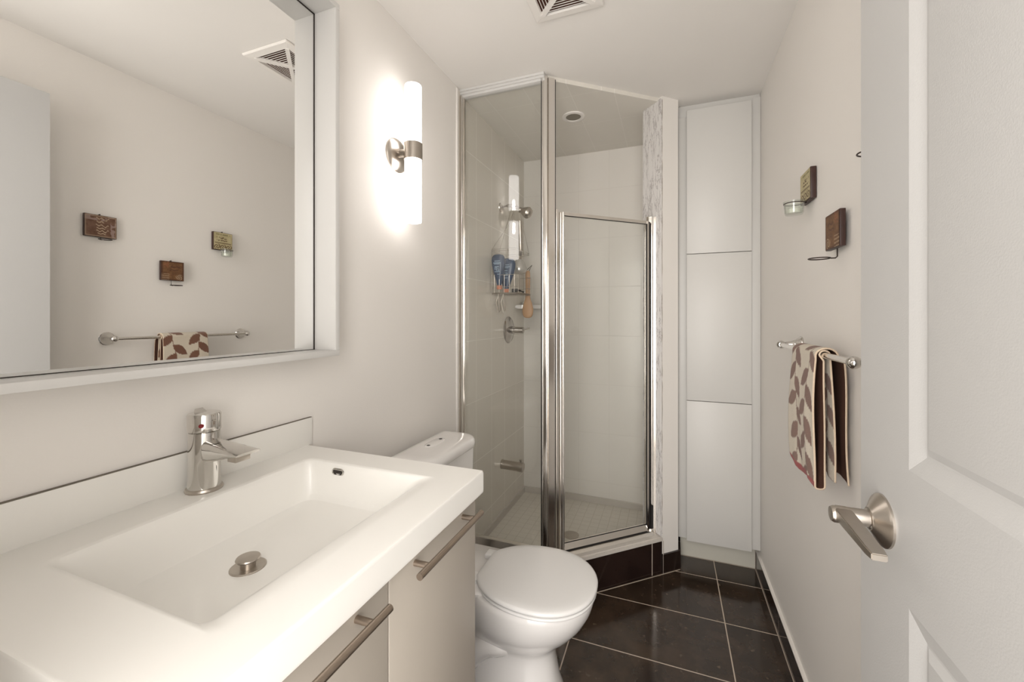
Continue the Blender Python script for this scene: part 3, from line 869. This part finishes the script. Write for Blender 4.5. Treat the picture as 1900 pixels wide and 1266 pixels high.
# hand shower hanging head-down among the caddy wires
sb = thing('hand_shower', (-0.875, 2.41, 1.60), 'silver hand shower hanging head-down behind the blue bottles', 'hand shower')
bm = BM(); lathe(bm, [(0.0, 0.0), (0.028, 0.003), (0.044, 0.014), (0.050, 0.030), (0.046, 0.046), (0.034, 0.070), (0.022, 0.092), (0.0, 0.100)], (-0.872, 2.41, 1.572), (0.06, 0.0, 1), 32)
finish('spray_head', bm, plain('pearl_silver_plastic', (0.62, 0.60, 0.57), 0.22, 0.55, noise=0.06), sb)
bm = BM(); tube(bm, [(-0.866, 2.41, 1.655), (-0.861, 2.41, 1.72), (-0.860, 2.405, 1.80), (-0.858, 2.39, 1.90)], 0.0125, 16)
finish('handle', bm, M['nickel'], sb)

# black razor lying in the basket
rz = thing('razor', (-0.85, 2.35, 1.45), 'black razor lying in the bottom of the caddy', 'razor')
bm = BM()
tube(bm, [(-0.815, 2.33, 1.458), (-0.84, 2.345, 1.466), (-0.868, 2.36, 1.474)], 0.006, 10)
finish('grip', bm, M['rubber'], rz)
bm = BM(); add_box(bm, -0.898, -0.864, 2.35, 2.372, 1.458, 1.480, bev=0.003)
finish('blade_head', bm, M['rubber'], rz)

# wooden brush hanging from the caddy
bx, by = -0.829, 2.455
br = thing('bath_brush', (bx, by, 1.30), 'light wooden bath brush hanging head-down from the wire caddy', 'brush')
bm = BM()
secs = []
for (z, w_, d_) in ((1.598, 0.008, 0.006), (1.592, 0.014, 0.009), (1.56, 0.016, 0.010), (1.50, 0.0145, 0.009), (1.445, 0.014, 0.009), (1.42, 0.018, 0.010), (1.395, 0.028, 0.012), (1.37, 0.034, 0.013), (1.34, 0.036, 0.013), (1.32, 0.032, 0.012), (1.308, 0.024, 0.010), (1.302, 0.010, 0.006)):
    secs.append([(bx+w_*math.cos(a), by+d_*math.sin(a), z) for a in [2*PI*k/28 for k in range(28)]])
loft(bm, secs)
finish('handle', bm, M['wood'], br)
bm = BM(); tube(bm, [(bx, by, 1.585), (bx-0.006, by-0.008, 1.60), (cx1+0.002, by-0.010, 1.63), (bx+0.008, by+0.004, 1.60), (bx+0.001, by+0.002, 1.588)], 0.0022, 8)
finish('cord', bm, M['iron'], br)
bm = BM(); loft(bm, [[(bx+0.030*k_*math.cos(a), by+0.012+0.016*t_, 1.355+0.040*k_*math.sin(a)) for a in [2*PI*i/24 for i in range(24)]] for (k_, t_) in ((1.0, 0), (0.95, 1))])
finish('bristles', bm, plain('pale_bristle', (0.62, 0.55, 0.42), 0.9, noise=0.2, nscale=200), br)

# corner soap shelf
sf = thing('soap_shelf', (-0.90, 2.74, 1.38), 'white ceramic corner shelf at the back of the shower', 'shelf')
bm = BM()
pts = [(XL, YB)] + [(XL+0.175*math.cos(a), YB-0.175*math.sin(a)) for a in [PI/2*k/16 for k in range(16, -1, -1)]]
prism(bm, pts, 1.365, 1.390)
bmesh.ops.bevel(bm, geom=[e for e in bm.edges if e.is_manifold and abs(e.verts[0].co.z-e.verts[1].co.z) < 1e-6], offset=0.005, segments=2, affect='EDGES')
finish('shelf_top', bm, M['porcelain'], sf)
bm = BM(); add_box(bm, -0.965, -0.925, YB-0.075, YB-0.045, 1.390, 1.415, bev=0.008, seg=3)
tag(finish('soap_bar', bm, M['wax']), 'small pale soap bar on the corner shelf', 'soap')

# shower drain
drn = thing('shower_drain', (-0.476, 2.27, 0.06), 'round metal drain grate in the shower floor', 'drain')
bm = BM(); lathe(bm, [(0.0, 0.0), (0.045, 0.0), (0.045, 0.003), (0.040, 0.004), (0.0, 0.004)], (-0.525, 2.33, 0.06), n=32)
finish('grate', bm, M['nickel'], drn)

# recessed downlight
dl = thing('ceiling_downlight', (-0.497, 2.262, 2.42), 'small unlit round recessed light in the shower ceiling', 'downlight')
bm = BM(); lathe(bm, [(0.040, 0.004), (0.042, -0.006), (0.052, -0.008), (0.061, -0.005), (0.062, 0.0)], (-0.497, 2.262, 2.42), n=48, cap0=False, cap1=False)
finish('trim_ring', bm, M['trimwhite'], dl)
bm = BM(); lathe(bm, [(0.0, 0.0), (0.0405, 0.0), (0.0405, -0.003), (0.0, -0.0045)], (-0.497, 2.262, 2.42), n=40)
finish('lens', bm, M['grey'], dl)

# ------------------------------------------------------------------ tall linen cabinet
CX0, CX1, FY, DYf = 0.044, XR, 2.388, 2.366
lc = thing('linen_cabinet', (0.235, 2.55, 0), 'tall narrow white cabinet with three handle-less doors in the corner', 'cabinet')
boxobj('body', (CX0+0.002, CX1-0.001, 2.41, YB-0.002, 0.131, 2.405), M['linen'], lc)
bm = add_box(BM(), CX0+0.012, CX1-0.013, 2.460, 2.475, 0.0, 0.131)
finish('toe_kick', bm, plain('grey_cream_toe_kick', (0.58, 0.56, 0.49), 0.35, noise=0.04, nscale=6), lc, smooth=False)
boxobj('filler', (CX0+0.001, 0.088, FY, 2.41, 0.131, 2.372), M['linen'], lc, bev=0.001)
boxobj('filler', (0.389, CX1-0.001, FY, 2.41, 0.131, 2.418), M['linen'], lc, bev=0.001)
boxobj('filler', (CX0+0.001, CX1-0.001, FY+0.012, 2.425, 2.372, ZC-0.001), M['linen'], lc, bev=0.001)
for (z0, z1) in ((0.129, 0.8675), (0.8705, 1.6385), (1.6415, 2.398)):
    boxobj('door', (0.0855, 0.3865, DYf, FY-0.003, z0, z1), M['linen'], lc, bev=0.0012)

# ------------------------------------------------------------------ entrance door, open against the right wall
XD, TD = 0.300, 0.036
dy0, dy1, dzt = 0.045, 0.855, 2.17
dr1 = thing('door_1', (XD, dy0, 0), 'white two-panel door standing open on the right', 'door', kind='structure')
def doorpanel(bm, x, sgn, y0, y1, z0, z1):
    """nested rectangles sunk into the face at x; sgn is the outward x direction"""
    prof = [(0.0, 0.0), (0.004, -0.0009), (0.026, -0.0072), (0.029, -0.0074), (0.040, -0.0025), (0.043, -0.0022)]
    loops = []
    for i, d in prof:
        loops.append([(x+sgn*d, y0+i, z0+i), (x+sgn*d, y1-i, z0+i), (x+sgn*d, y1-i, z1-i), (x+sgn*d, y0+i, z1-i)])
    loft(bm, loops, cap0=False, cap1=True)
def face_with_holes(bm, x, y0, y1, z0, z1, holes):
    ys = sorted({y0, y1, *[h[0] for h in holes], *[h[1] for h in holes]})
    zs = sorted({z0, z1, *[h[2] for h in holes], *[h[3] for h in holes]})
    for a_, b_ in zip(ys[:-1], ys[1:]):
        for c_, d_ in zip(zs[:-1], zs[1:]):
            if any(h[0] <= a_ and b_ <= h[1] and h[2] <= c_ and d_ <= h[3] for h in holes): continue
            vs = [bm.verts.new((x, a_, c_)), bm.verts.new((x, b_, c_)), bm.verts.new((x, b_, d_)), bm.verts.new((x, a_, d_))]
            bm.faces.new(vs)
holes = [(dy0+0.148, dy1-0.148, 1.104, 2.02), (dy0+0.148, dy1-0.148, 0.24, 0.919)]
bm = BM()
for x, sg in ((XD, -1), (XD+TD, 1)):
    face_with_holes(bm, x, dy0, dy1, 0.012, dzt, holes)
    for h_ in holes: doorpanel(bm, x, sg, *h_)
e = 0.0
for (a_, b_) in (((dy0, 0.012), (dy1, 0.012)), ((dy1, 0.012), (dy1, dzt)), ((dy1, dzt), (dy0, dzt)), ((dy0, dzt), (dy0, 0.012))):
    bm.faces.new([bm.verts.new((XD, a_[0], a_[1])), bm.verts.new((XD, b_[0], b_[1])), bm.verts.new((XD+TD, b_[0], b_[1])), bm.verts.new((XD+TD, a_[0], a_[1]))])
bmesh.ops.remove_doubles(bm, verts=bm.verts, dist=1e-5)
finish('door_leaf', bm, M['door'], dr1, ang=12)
hyd, hzd = 0.778, 1.004
hn = bpy.data.objects.new('door_handle', None); COL.objects.link(hn); hn.parent = dr1
hn.matrix_parent_inverse = Matrix.Translation(-dr1.location); hn.location = (0, 0, 0)
hn['label'] = 'brushed nickel lever handle'
def sub(name, bm, m, ang=35):
    o_ = finish(name, bm, m, None, ang)
    o_.parent = hn
    o_.matrix_parent_inverse = Matrix.Identity(4)
    return o_
bm = BM(); lathe(bm, [(0.0, 0.0), (0.0385, 0.0), (0.0385, 0.003), (0.036, 0.006), (0.018, 0.016), (0.0165, 0.018), (0.0, 0.018)], (XD, hyd, hzd), (-1, 0, 0), 56)
sub('rosette', bm, M['nickel'])
bm = BM(); lathe(bm, [(0.0, 0.012), (0.0150, 0.012), (0.0150, 0.018), (0.0125, 0.019), (0.0125, 0.062), (0.0105, 0.0655), (0.0, 0.066)], (XD, hyd, hzd), (-1, 0, 0), 36)
sub('neck', bm, M['nickel'])
bm = BM()
def lsec(y, xa, xb, za, zb):
    return [(xa, y, za), (xb, y, za), (xb, y, zb), (xa, y, zb)]
lx = XD-0.062
loft(bm, [lsec(hyd+0.0115, lx+0.004, lx+0.020, hzd-0.004, hzd+0.010), lsec(hyd-0.01, lx, lx+0.022, hzd-0.005, hzd+0.0118), lsec(hyd-0.11, lx+0.001, lx+0.021, hzd-0.005, hzd+0.006), lsec(hyd-0.122, lx+0.003, lx+0.020, hzd-0.005, hzd+0.004)])
bmesh.ops.bevel(bm, geom=list(bm.edges), offset=0.0012, segments=2, affect='EDGES')
sub('lever', bm, M['nickel'])
bm = BM()
for z in (0.25, 1.1, 1.95):
    cyl(bm, (XD-0.004, dy0-0.004, z-0.045), (XD-0.004, dy0-0.004, z+0.045), 0.006, n=14)
finish('hinge', bm, M['nickel'], dr1)

# ------------------------------------------------------------------ wall plaques with candle rings
def mixc(a, b, t): return tuple(a[i]*(1-t)+b[i]*t for i in range(3))
def painted_grid(name, parent, x, y0, y1, z0, z1, fn, nu=70, nv=64, m=None):
    """a thin painted face at x facing -x; u runs from far (y1) to near (y0) as the room sees it"""
    me = bpy.data.meshes.new(name)
    vs = []; fs = []
    for j in range(nv+1):
        for i in range(nu+1):
            vs.append((x, y1+(y0-y1)*i/nu, z0+(z1-z0)*j/nv))
    for j in range(nv):
        for i in range(nu):
            a = j*(nu+1)+i
            fs.append((a, a+1, a+nu+2, a+nu+1))
    me.from_pydata(vs, [], fs)
    ca = me.color_attributes.new('paint', 'FLOAT_COLOR', 'POINT')
    for j in range(nv+1):
        for i in range(nu+1):
            c = fn(i/nu, j/nv)
            ca.data[j*(nu+1)+i].color = (*c, 1)
    me.materials.append(m or M['paint'])
    o_ = bpy.data.objects.new(name, me); COL.objects.link(o_)
    o_.parent = parent
    o_.matrix_parent_inverse = Matrix.Translation(-parent.location)
    return o_
def hsh(i, j, k=0):
    return (math.sin(i*127.1+j*311.7+k*74.7)*43758.5453) % 1.0
def vnoise(x, y, k=0):
    xi, yi = math.floor(x), math.floor(y); fx_, fy_ = x-xi, y-yi
    fx_, fy_ = fx_*fx_*(3-2*fx_), fy_*fy_*(3-2*fy_)
    return ((hsh(xi, yi, k)*(1-fx_)+hsh(xi+1, yi, k)*fx_)*(1-fy_)+(hsh(xi, yi+1, k)*(1-fx_)+hsh(xi+1, yi+1, k)*fx_)*fy_)
def plaque(cy, w, z0, z1, fn, label, ringz, ring_dy, xt=0.026, gap=0.002, rcx=0.380, rr=0.0245):
    pl = thing('candle_plaque', (XR, cy, z0), label, 'wall plaque', 'small wooden plaques on the right wall')
    y0, y1 = cy-w/2, cy+w/2
    xf = XR-xt-gap
    boxobj('board', (xf, XR-gap, y0, y1, z0, z1), M['darkwood'], pl, bev=0.0015)
    painted_grid('painted_face', pl, xf-0.0006, y0+0.002, y1-0.002, z0+0.002, z1-0.002, fn)
    bm = BM()
    rc = (rcx, cy+ring_dy, ringz)
    pts = [(rc[0]+rr*math.cos(a), rc[1]+rr*math.sin(a), rc[2]) for a in [2*PI*k/32 for k in range(32)]]
    tube(bm, pts, 0.0016, 8, closed=True)
    tube(bm, [(XR-0.012, cy+ring_dy*0.3, z0+0.01), (XR-0.012, cy+ring_dy*0.3, ringz+0.004), (XR-0.016, cy+ring_dy*0.4, ringz), (rc[0]+rr, rc[1], ringz)], 0.0017, 8)
    finish('wire_ring', bm, M['iron'], pl)
    bm = BM()
    tube(bm, [(XR-0.002, cy, z1+0.004), (XR-0.010, cy, z1+0.005), (XR-0.012, cy, z1-0.002)], 0.0022, 8)
    finish('hook', bm, M['iron'], pl)
    return pl, rc, rr
BR1, BR2, BR3 = (0.085, 0.035, 0.020), (0.20, 0.115, 0.075), (0.48, 0.37, 0.25)
def face_script(u, v):
    u = 1-u
    n = vnoise(u*6, v*7, 1)*0.6+vnoise(u*17, v*15, 2)*0.4
    c = mixc(BR1, BR2, n)
    if vnoise(u*9, v*9, 21)*(1 if (v > 0.75 or u > 0.8) else 0.5) > 0.5: c = mixc(c, (0.36, 0.27, 0.24), 0.6)
    if u < 0.04 or u > 0.97 or v < 0.05 or v > 0.95: c = mixc(c, BR3, 0.35)
    # raised script-like strokes running in a column
    for (uu, vv, L, amp) in ((0.48, 0.86, 0.13, 0.03), (0.48, 0.70, 0.12, 0.025), (0.47, 0.54, 0.13, 0.03), (0.50, 0.40, 0.14, 0.02), (0.50, 0.27, 0.15, 0.03), (0.52, 0.15, 0.13, 0.02), (0.70, 0.84, 0.07, 0.05), (0.68, 0.52, 0.07, 0.05), (0.68, 0.28, 0.07, 0.06)):
        if abs(u-uu) < L:
            y = vv+amp*math.sin((u-uu)*38)
            if abs(v-y) < 0.018: c = BR3
    return c
def face_square(u, v):
    u = 1-u
    n = vnoise(u*8, v*8, 5)*0.6+vnoise(u*23, v*21, 6)*0.4
    c = mixc((0.10, 0.042, 0.018), (0.22, 0.115, 0.05), n)
    if u < 0.06 or u > 0.94 or v < 0.06 or v > 0.94: c = mixc(c, (0.06, 0.02, 0.012), 0.6)
    if u < 0.35 and v < 0.34 and math.sin(v*60+u*4) > 0.3: c = mixc(c, BR3, 0.5)
    r = math.hypot(u-0.80, v-0.18)
    if r < 0.16 and math.sin(r*75+3*math.atan2(v-0.18, u-0.80)) > 0.2: c = mixc(c, BR3, 0.6)
    if 0.08 < u < 0.32 and v > 0.66 and vnoise(u*30, v*30, 8) > 0.55: c = mixc(c, (0.28, 0.10, 0.05), 0.7)
    if 0.4 < u < 0.85 and abs(v-0.72-0.03*math.sin(u*20)) < 0.025: c = BR1
    if 0.35 < u < 0.75 and abs(v-0.55-0.02*math.sin(u*30)) < 0.02: c = BR1
    return c
def face_cream(u, v):
    n = vnoise(u*7, v*7, 11)
    c = mixc((0.40, 0.34, 0.19), (0.52, 0.45, 0.27), n)
    ink = (0.10, 0.055, 0.025)
    if 0.12 < u < 0.9 and abs(v-0.90) < 0.03 and hsh(int(u*26), 3) > 0.25: c = mixc(c, (0.17, 0.15, 0.06), 0.8)
    for (vv, a_, b_, sd) in ((0.72, 0.45, 0.85, 1), (0.66, 0.30, 0.70, 2), (0.55, 0.25, 0.85, 3)):
        if a_ < u < b_ and abs(v-vv-0.01*math.sin(u*40)) < 0.025 and hsh(int(u*22), sd) > 0.3: c = ink
    if 0.06 < u < 0.94 and abs(v-0.42) < 0.014: c = ink
    if 0.06 < u < 0.94 and abs(v-0.37) < 0.008: c = ink
    if v < 0.34 and v > 0.04:
        for cx_ in (0.18, 0.5, 0.82):
            r = math.hypot((u-cx_)*1.0, (v-0.18)*1.0)
            if r < 0.17 and math.sin(r*60+2*math.atan2(v-0.18, u-cx_)) > 0.15: c = ink
    if v < 0.03: c = ink
    return c
plaque(1.058, 0.112, 1.660, 1.757, face_script, 'brown plaque with raised pale script, nearest the open door, above an empty wire ring', 1.650, 0.005, xt=0.013, gap=0.006, rcx=0.389, rr=0.022)
plaque(1.337, 0.104, 1.492, 1.588, face_square, 'small plain brown plaque, the lowest of the three, above an empty wire ring', 1.467, 0.0, xt=0.013, gap=0.010, rcx=0.378)
_, rc, rr = plaque(1.592, 0.106, 1.682, 1.781, face_cream, 'cream and brown lettered plaque nearest the tall cabinet, holding a glass cup', 1.680, 0.0, xt=0.016, rcx=0.381, rr=0.0285)
cup = thing('candle_cup', (rc[0], rc[1], rc[2]-0.03), 'small clear glass candle cup hanging in the plaque ring', 'candle holder')
bm = BM(); lathe(bm, [(0.0, -0.036), (0.024, -0.036), (0.0265, -0.030), (0.0285, 0.0), (0.0305, 0.004), (0.0305, 0.0065), (0.0265, 0.003), (0.0245, -0.028), (0.022, -0.032), (0.0, -0.032)], rc, n=36, cap0=False, cap1=False)
finish('glass', bm, M['cupglass'], cup)
bm = BM(); lathe(bm, [(0.0, -0.0315), (0.017, -0.0315), (0.017, -0.018), (0.0, -0.018)], rc, n=24)
tag(finish('tealight', bm, M['wax']), 'white tealight inside the glass cup', 'candle')

# ------------------------------------------------------------------ towel bar and towel
TBX, TBZ = 0.368, 1.212
tb = thing('towel_bar', (XR, 1.38, TBZ), 'chrome towel bar with two flared wall posts on the right wall', 'towel bar')
for y in (1.085, 1.700):
    bm = BM()
    lathe(bm, [(0.0, 0.0), (0.029, 0.0), (0.0295, 0.004), (0.026, 0.007), (0.025, 0.010), (0.019, 0.018), (0.012, 0.034), (0.0095, 0.050), (0.0095, 0.062)], (XR, y, TBZ), (-1, 0, 0), 40)
    pst = finish('post', bm, M['chrome'], tb)
    bm = BM()
    k_ = -1 if y < 1.3 else 1
    lathe(bm, [(0.0, -0.014), (0.009, -0.012), (0.0135, -0.004), (0.0140, 0.002), (0.0115, 0.010), (0.006, 0.015), (0.0, 0.0165)], (TBX, y, TBZ), (0, k_, 0), 28)
    finish('end_knob', bm, M['chrome'], pst)
bm = BM(); cyl(bm, (TBX, 1.09, TBZ), (TBX, 1.695, TBZ), 0.0075, n=24)
finish('bar', bm, M['alu'], tb)

# towel: one strip folded double over the bar
tw = thing('hand_towel', (TBX, 1.365, TBZ), 'cream hand towel with brown leaf print and red hem folded over the bar', 'towel')
prof = []
def add(x, z): prof.append((x, z))
ZB = 0.895
# back outer, up
NL = 26
for k in range(NL): add(0.4175-0.004*math.sin(k/NL*PI)*1.0-0.010*(k/NL)**6, ZB+0.004+(TBZ-ZB-0.006)*k/NL)
for k in range(13):
    a = -0.1+ (PI+0.2)*k/12
    add(TBX+0.0190*math.cos(a)+0.018*(1-k/12)*0.5, TBZ+0.0185*math.sin(a)*0.9+0.001)
for k in range(1, NL+1): add(0.350-0.006*math.sin(k/NL*PI)-0.004*(k/NL), TBZ-(TBZ-ZB)*k/NL)
for k in range(1, 8):
    a = PI+PI*k/8
    add(0.3555+0.0095*math.cos(a), ZB+0.013*math.sin(a))
for k in range(NL): add(0.3665+0.001*math.sin(k/NL*PI*2), ZB+0.004+(TBZ-ZB-0.006)*k/NL)
for k in range(9):
    a = PI-PI*k/8
    add(TBX+0.0115*math.cos(a), TBZ+0.0120*math.sin(a))
for k in range(1, NL+1): add(0.3795+0.010*math.sin(k/NL*PI*0.5), TBZ-(TBZ-ZB-0.008)*k/NL)
# arc length
S_ = [0.0]
for a, b in zip(prof[:-1], prof[1:]): S_.append(S_[-1]+math.hypot(b[0]-a[0], b[1]-a[1]))
# resample fine
def samp(s):
    for i in range(1, len(S_)):
        if S_[i] >= s:
            t = (s-S_[i-1])/max(1e-9, S_[i]-S_[i-1])
            return (prof[i-1][0]*(1-t)+prof[i][0]*t, prof[i-1][1]*(1-t)+prof[i][1]*t)
    return prof[-1]
CREAM, LEAF, DLEAF, REDH = (0.66, 0.585, 0.47), (0.20, 0.095, 0.058), (0.145, 0.06, 0.038), (0.30, 0.025, 0.02)
rnd = random.Random(3)
leaves = []; stems = []
TW_Y0, TW_Y1 = 1.262, 1.468
Ltot = S_[-1]
for c0, ph in ((0.045, 0.3), (0.150, 2.6)):
    stems.append((c0, ph))
    s = 0.0; side = 1
    while s < Ltot:
        cx_ = c0+0.014*math.sin(s*14+ph)
        ang = side*rnd.uniform(0.6, 1.0)
        L_ = rnd.uniform(0.034, 0.042)
        leaves.append((cx_+math.sin(ang)*L_*0.9, s+math.cos(ang)*L_*0.9, ang, L_, rnd.uniform(0.0165, 0.020), rnd.random()))
        s += rnd.uniform(0.037, 0.047); side = -side
def towel_col(s, y):
    q = y-TW_Y0
    for (lx_, ls, an, L_, w_, h_) in leaves:
        dx_, dsv = q-lx_, s-ls
        if abs(dx_) > L_ or abs(dsv) > L_: continue
        al = dx_*math.sin(an)+dsv*math.cos(an); ac = dx_*math.cos(an)-dsv*math.sin(an)
        if abs(al) < L_ and abs(ac) < w_*(1-(al/L_)**2)**0.95*(1-0.22*al/L_):
            return mixc(LEAF, DLEAF, 0.4*h_)
    for c0, ph in stems:
        if abs(q-(c0+0.014*math.sin(s*14+ph))) < 0.0017: return LEAF
    return CREAM
NS, NY_ = 330, 74
me = bpy.data.meshes.new('cloth')
vs = []; cols = []
for j in range(NS+1):
    s = Ltot*j/NS
    x, z = samp(s)
    hang = min(1, max(0, (TBZ-z)/0.32))
    for i in range(NY_+1):
        t = i/NY_
        y = TW_Y0+(TW_Y1-TW_Y0)*t
        flare = (t-0.5)*0.012*hang
        wav = 0.0035*hang*math.sin(t*9+x*300)+0.0012*math.sin(t*23+s*10)*hang
        dz = (0.010*(1-t)*hang - 0.004*math.sin(t*7)*hang) * (-1 if z < 1.0 else -0.2)
        vs.append((x+wav, y+flare+0.003*math.sin(s*18)*hang*(1 if t < 0.5 else 0.3), z+dz))
        c = towel_col(s, y)
        if z+0.0 < ZB+0.006 and x < 0.375: c = REDH
        cols.append(c)
fs = []
for j in range(NS):
    for i in range(NY_):
        a = j*(NY_+1)+i
        fs.append((a, a+1, a+NY_+2, a+NY_+1))
me.from_pydata(vs, [], fs)
ca = me.color_attributes.new('paint', 'FLOAT_COLOR', 'POINT')
for i, c in enumerate(cols): ca.data[i].color = (*c, 1)
me.materials.append(M['towel'])
me.materials.append(plain('towel_reverse', (0.10, 0.05, 0.035), 0.95, noise=0.2, nscale=300, spec=0.1))
me.materials.append(plain('towel_edge_binding', (0.60, 0.48, 0.36), 0.95, noise=0.1, nscale=300, spec=0.1))
me.shade_smooth()
cl = bpy.data.objects.new('cloth', me); COL.objects.link(cl)
cl.parent = tw; cl.matrix_parent_inverse = Matrix.Translation(-tw.location)
sm = cl.modifiers.new('thick', 'SOLIDIFY'); sm.thickness = 0.0042; sm.offset = 0.0
sm.material_offset = 1; sm.material_offset_rim = 2
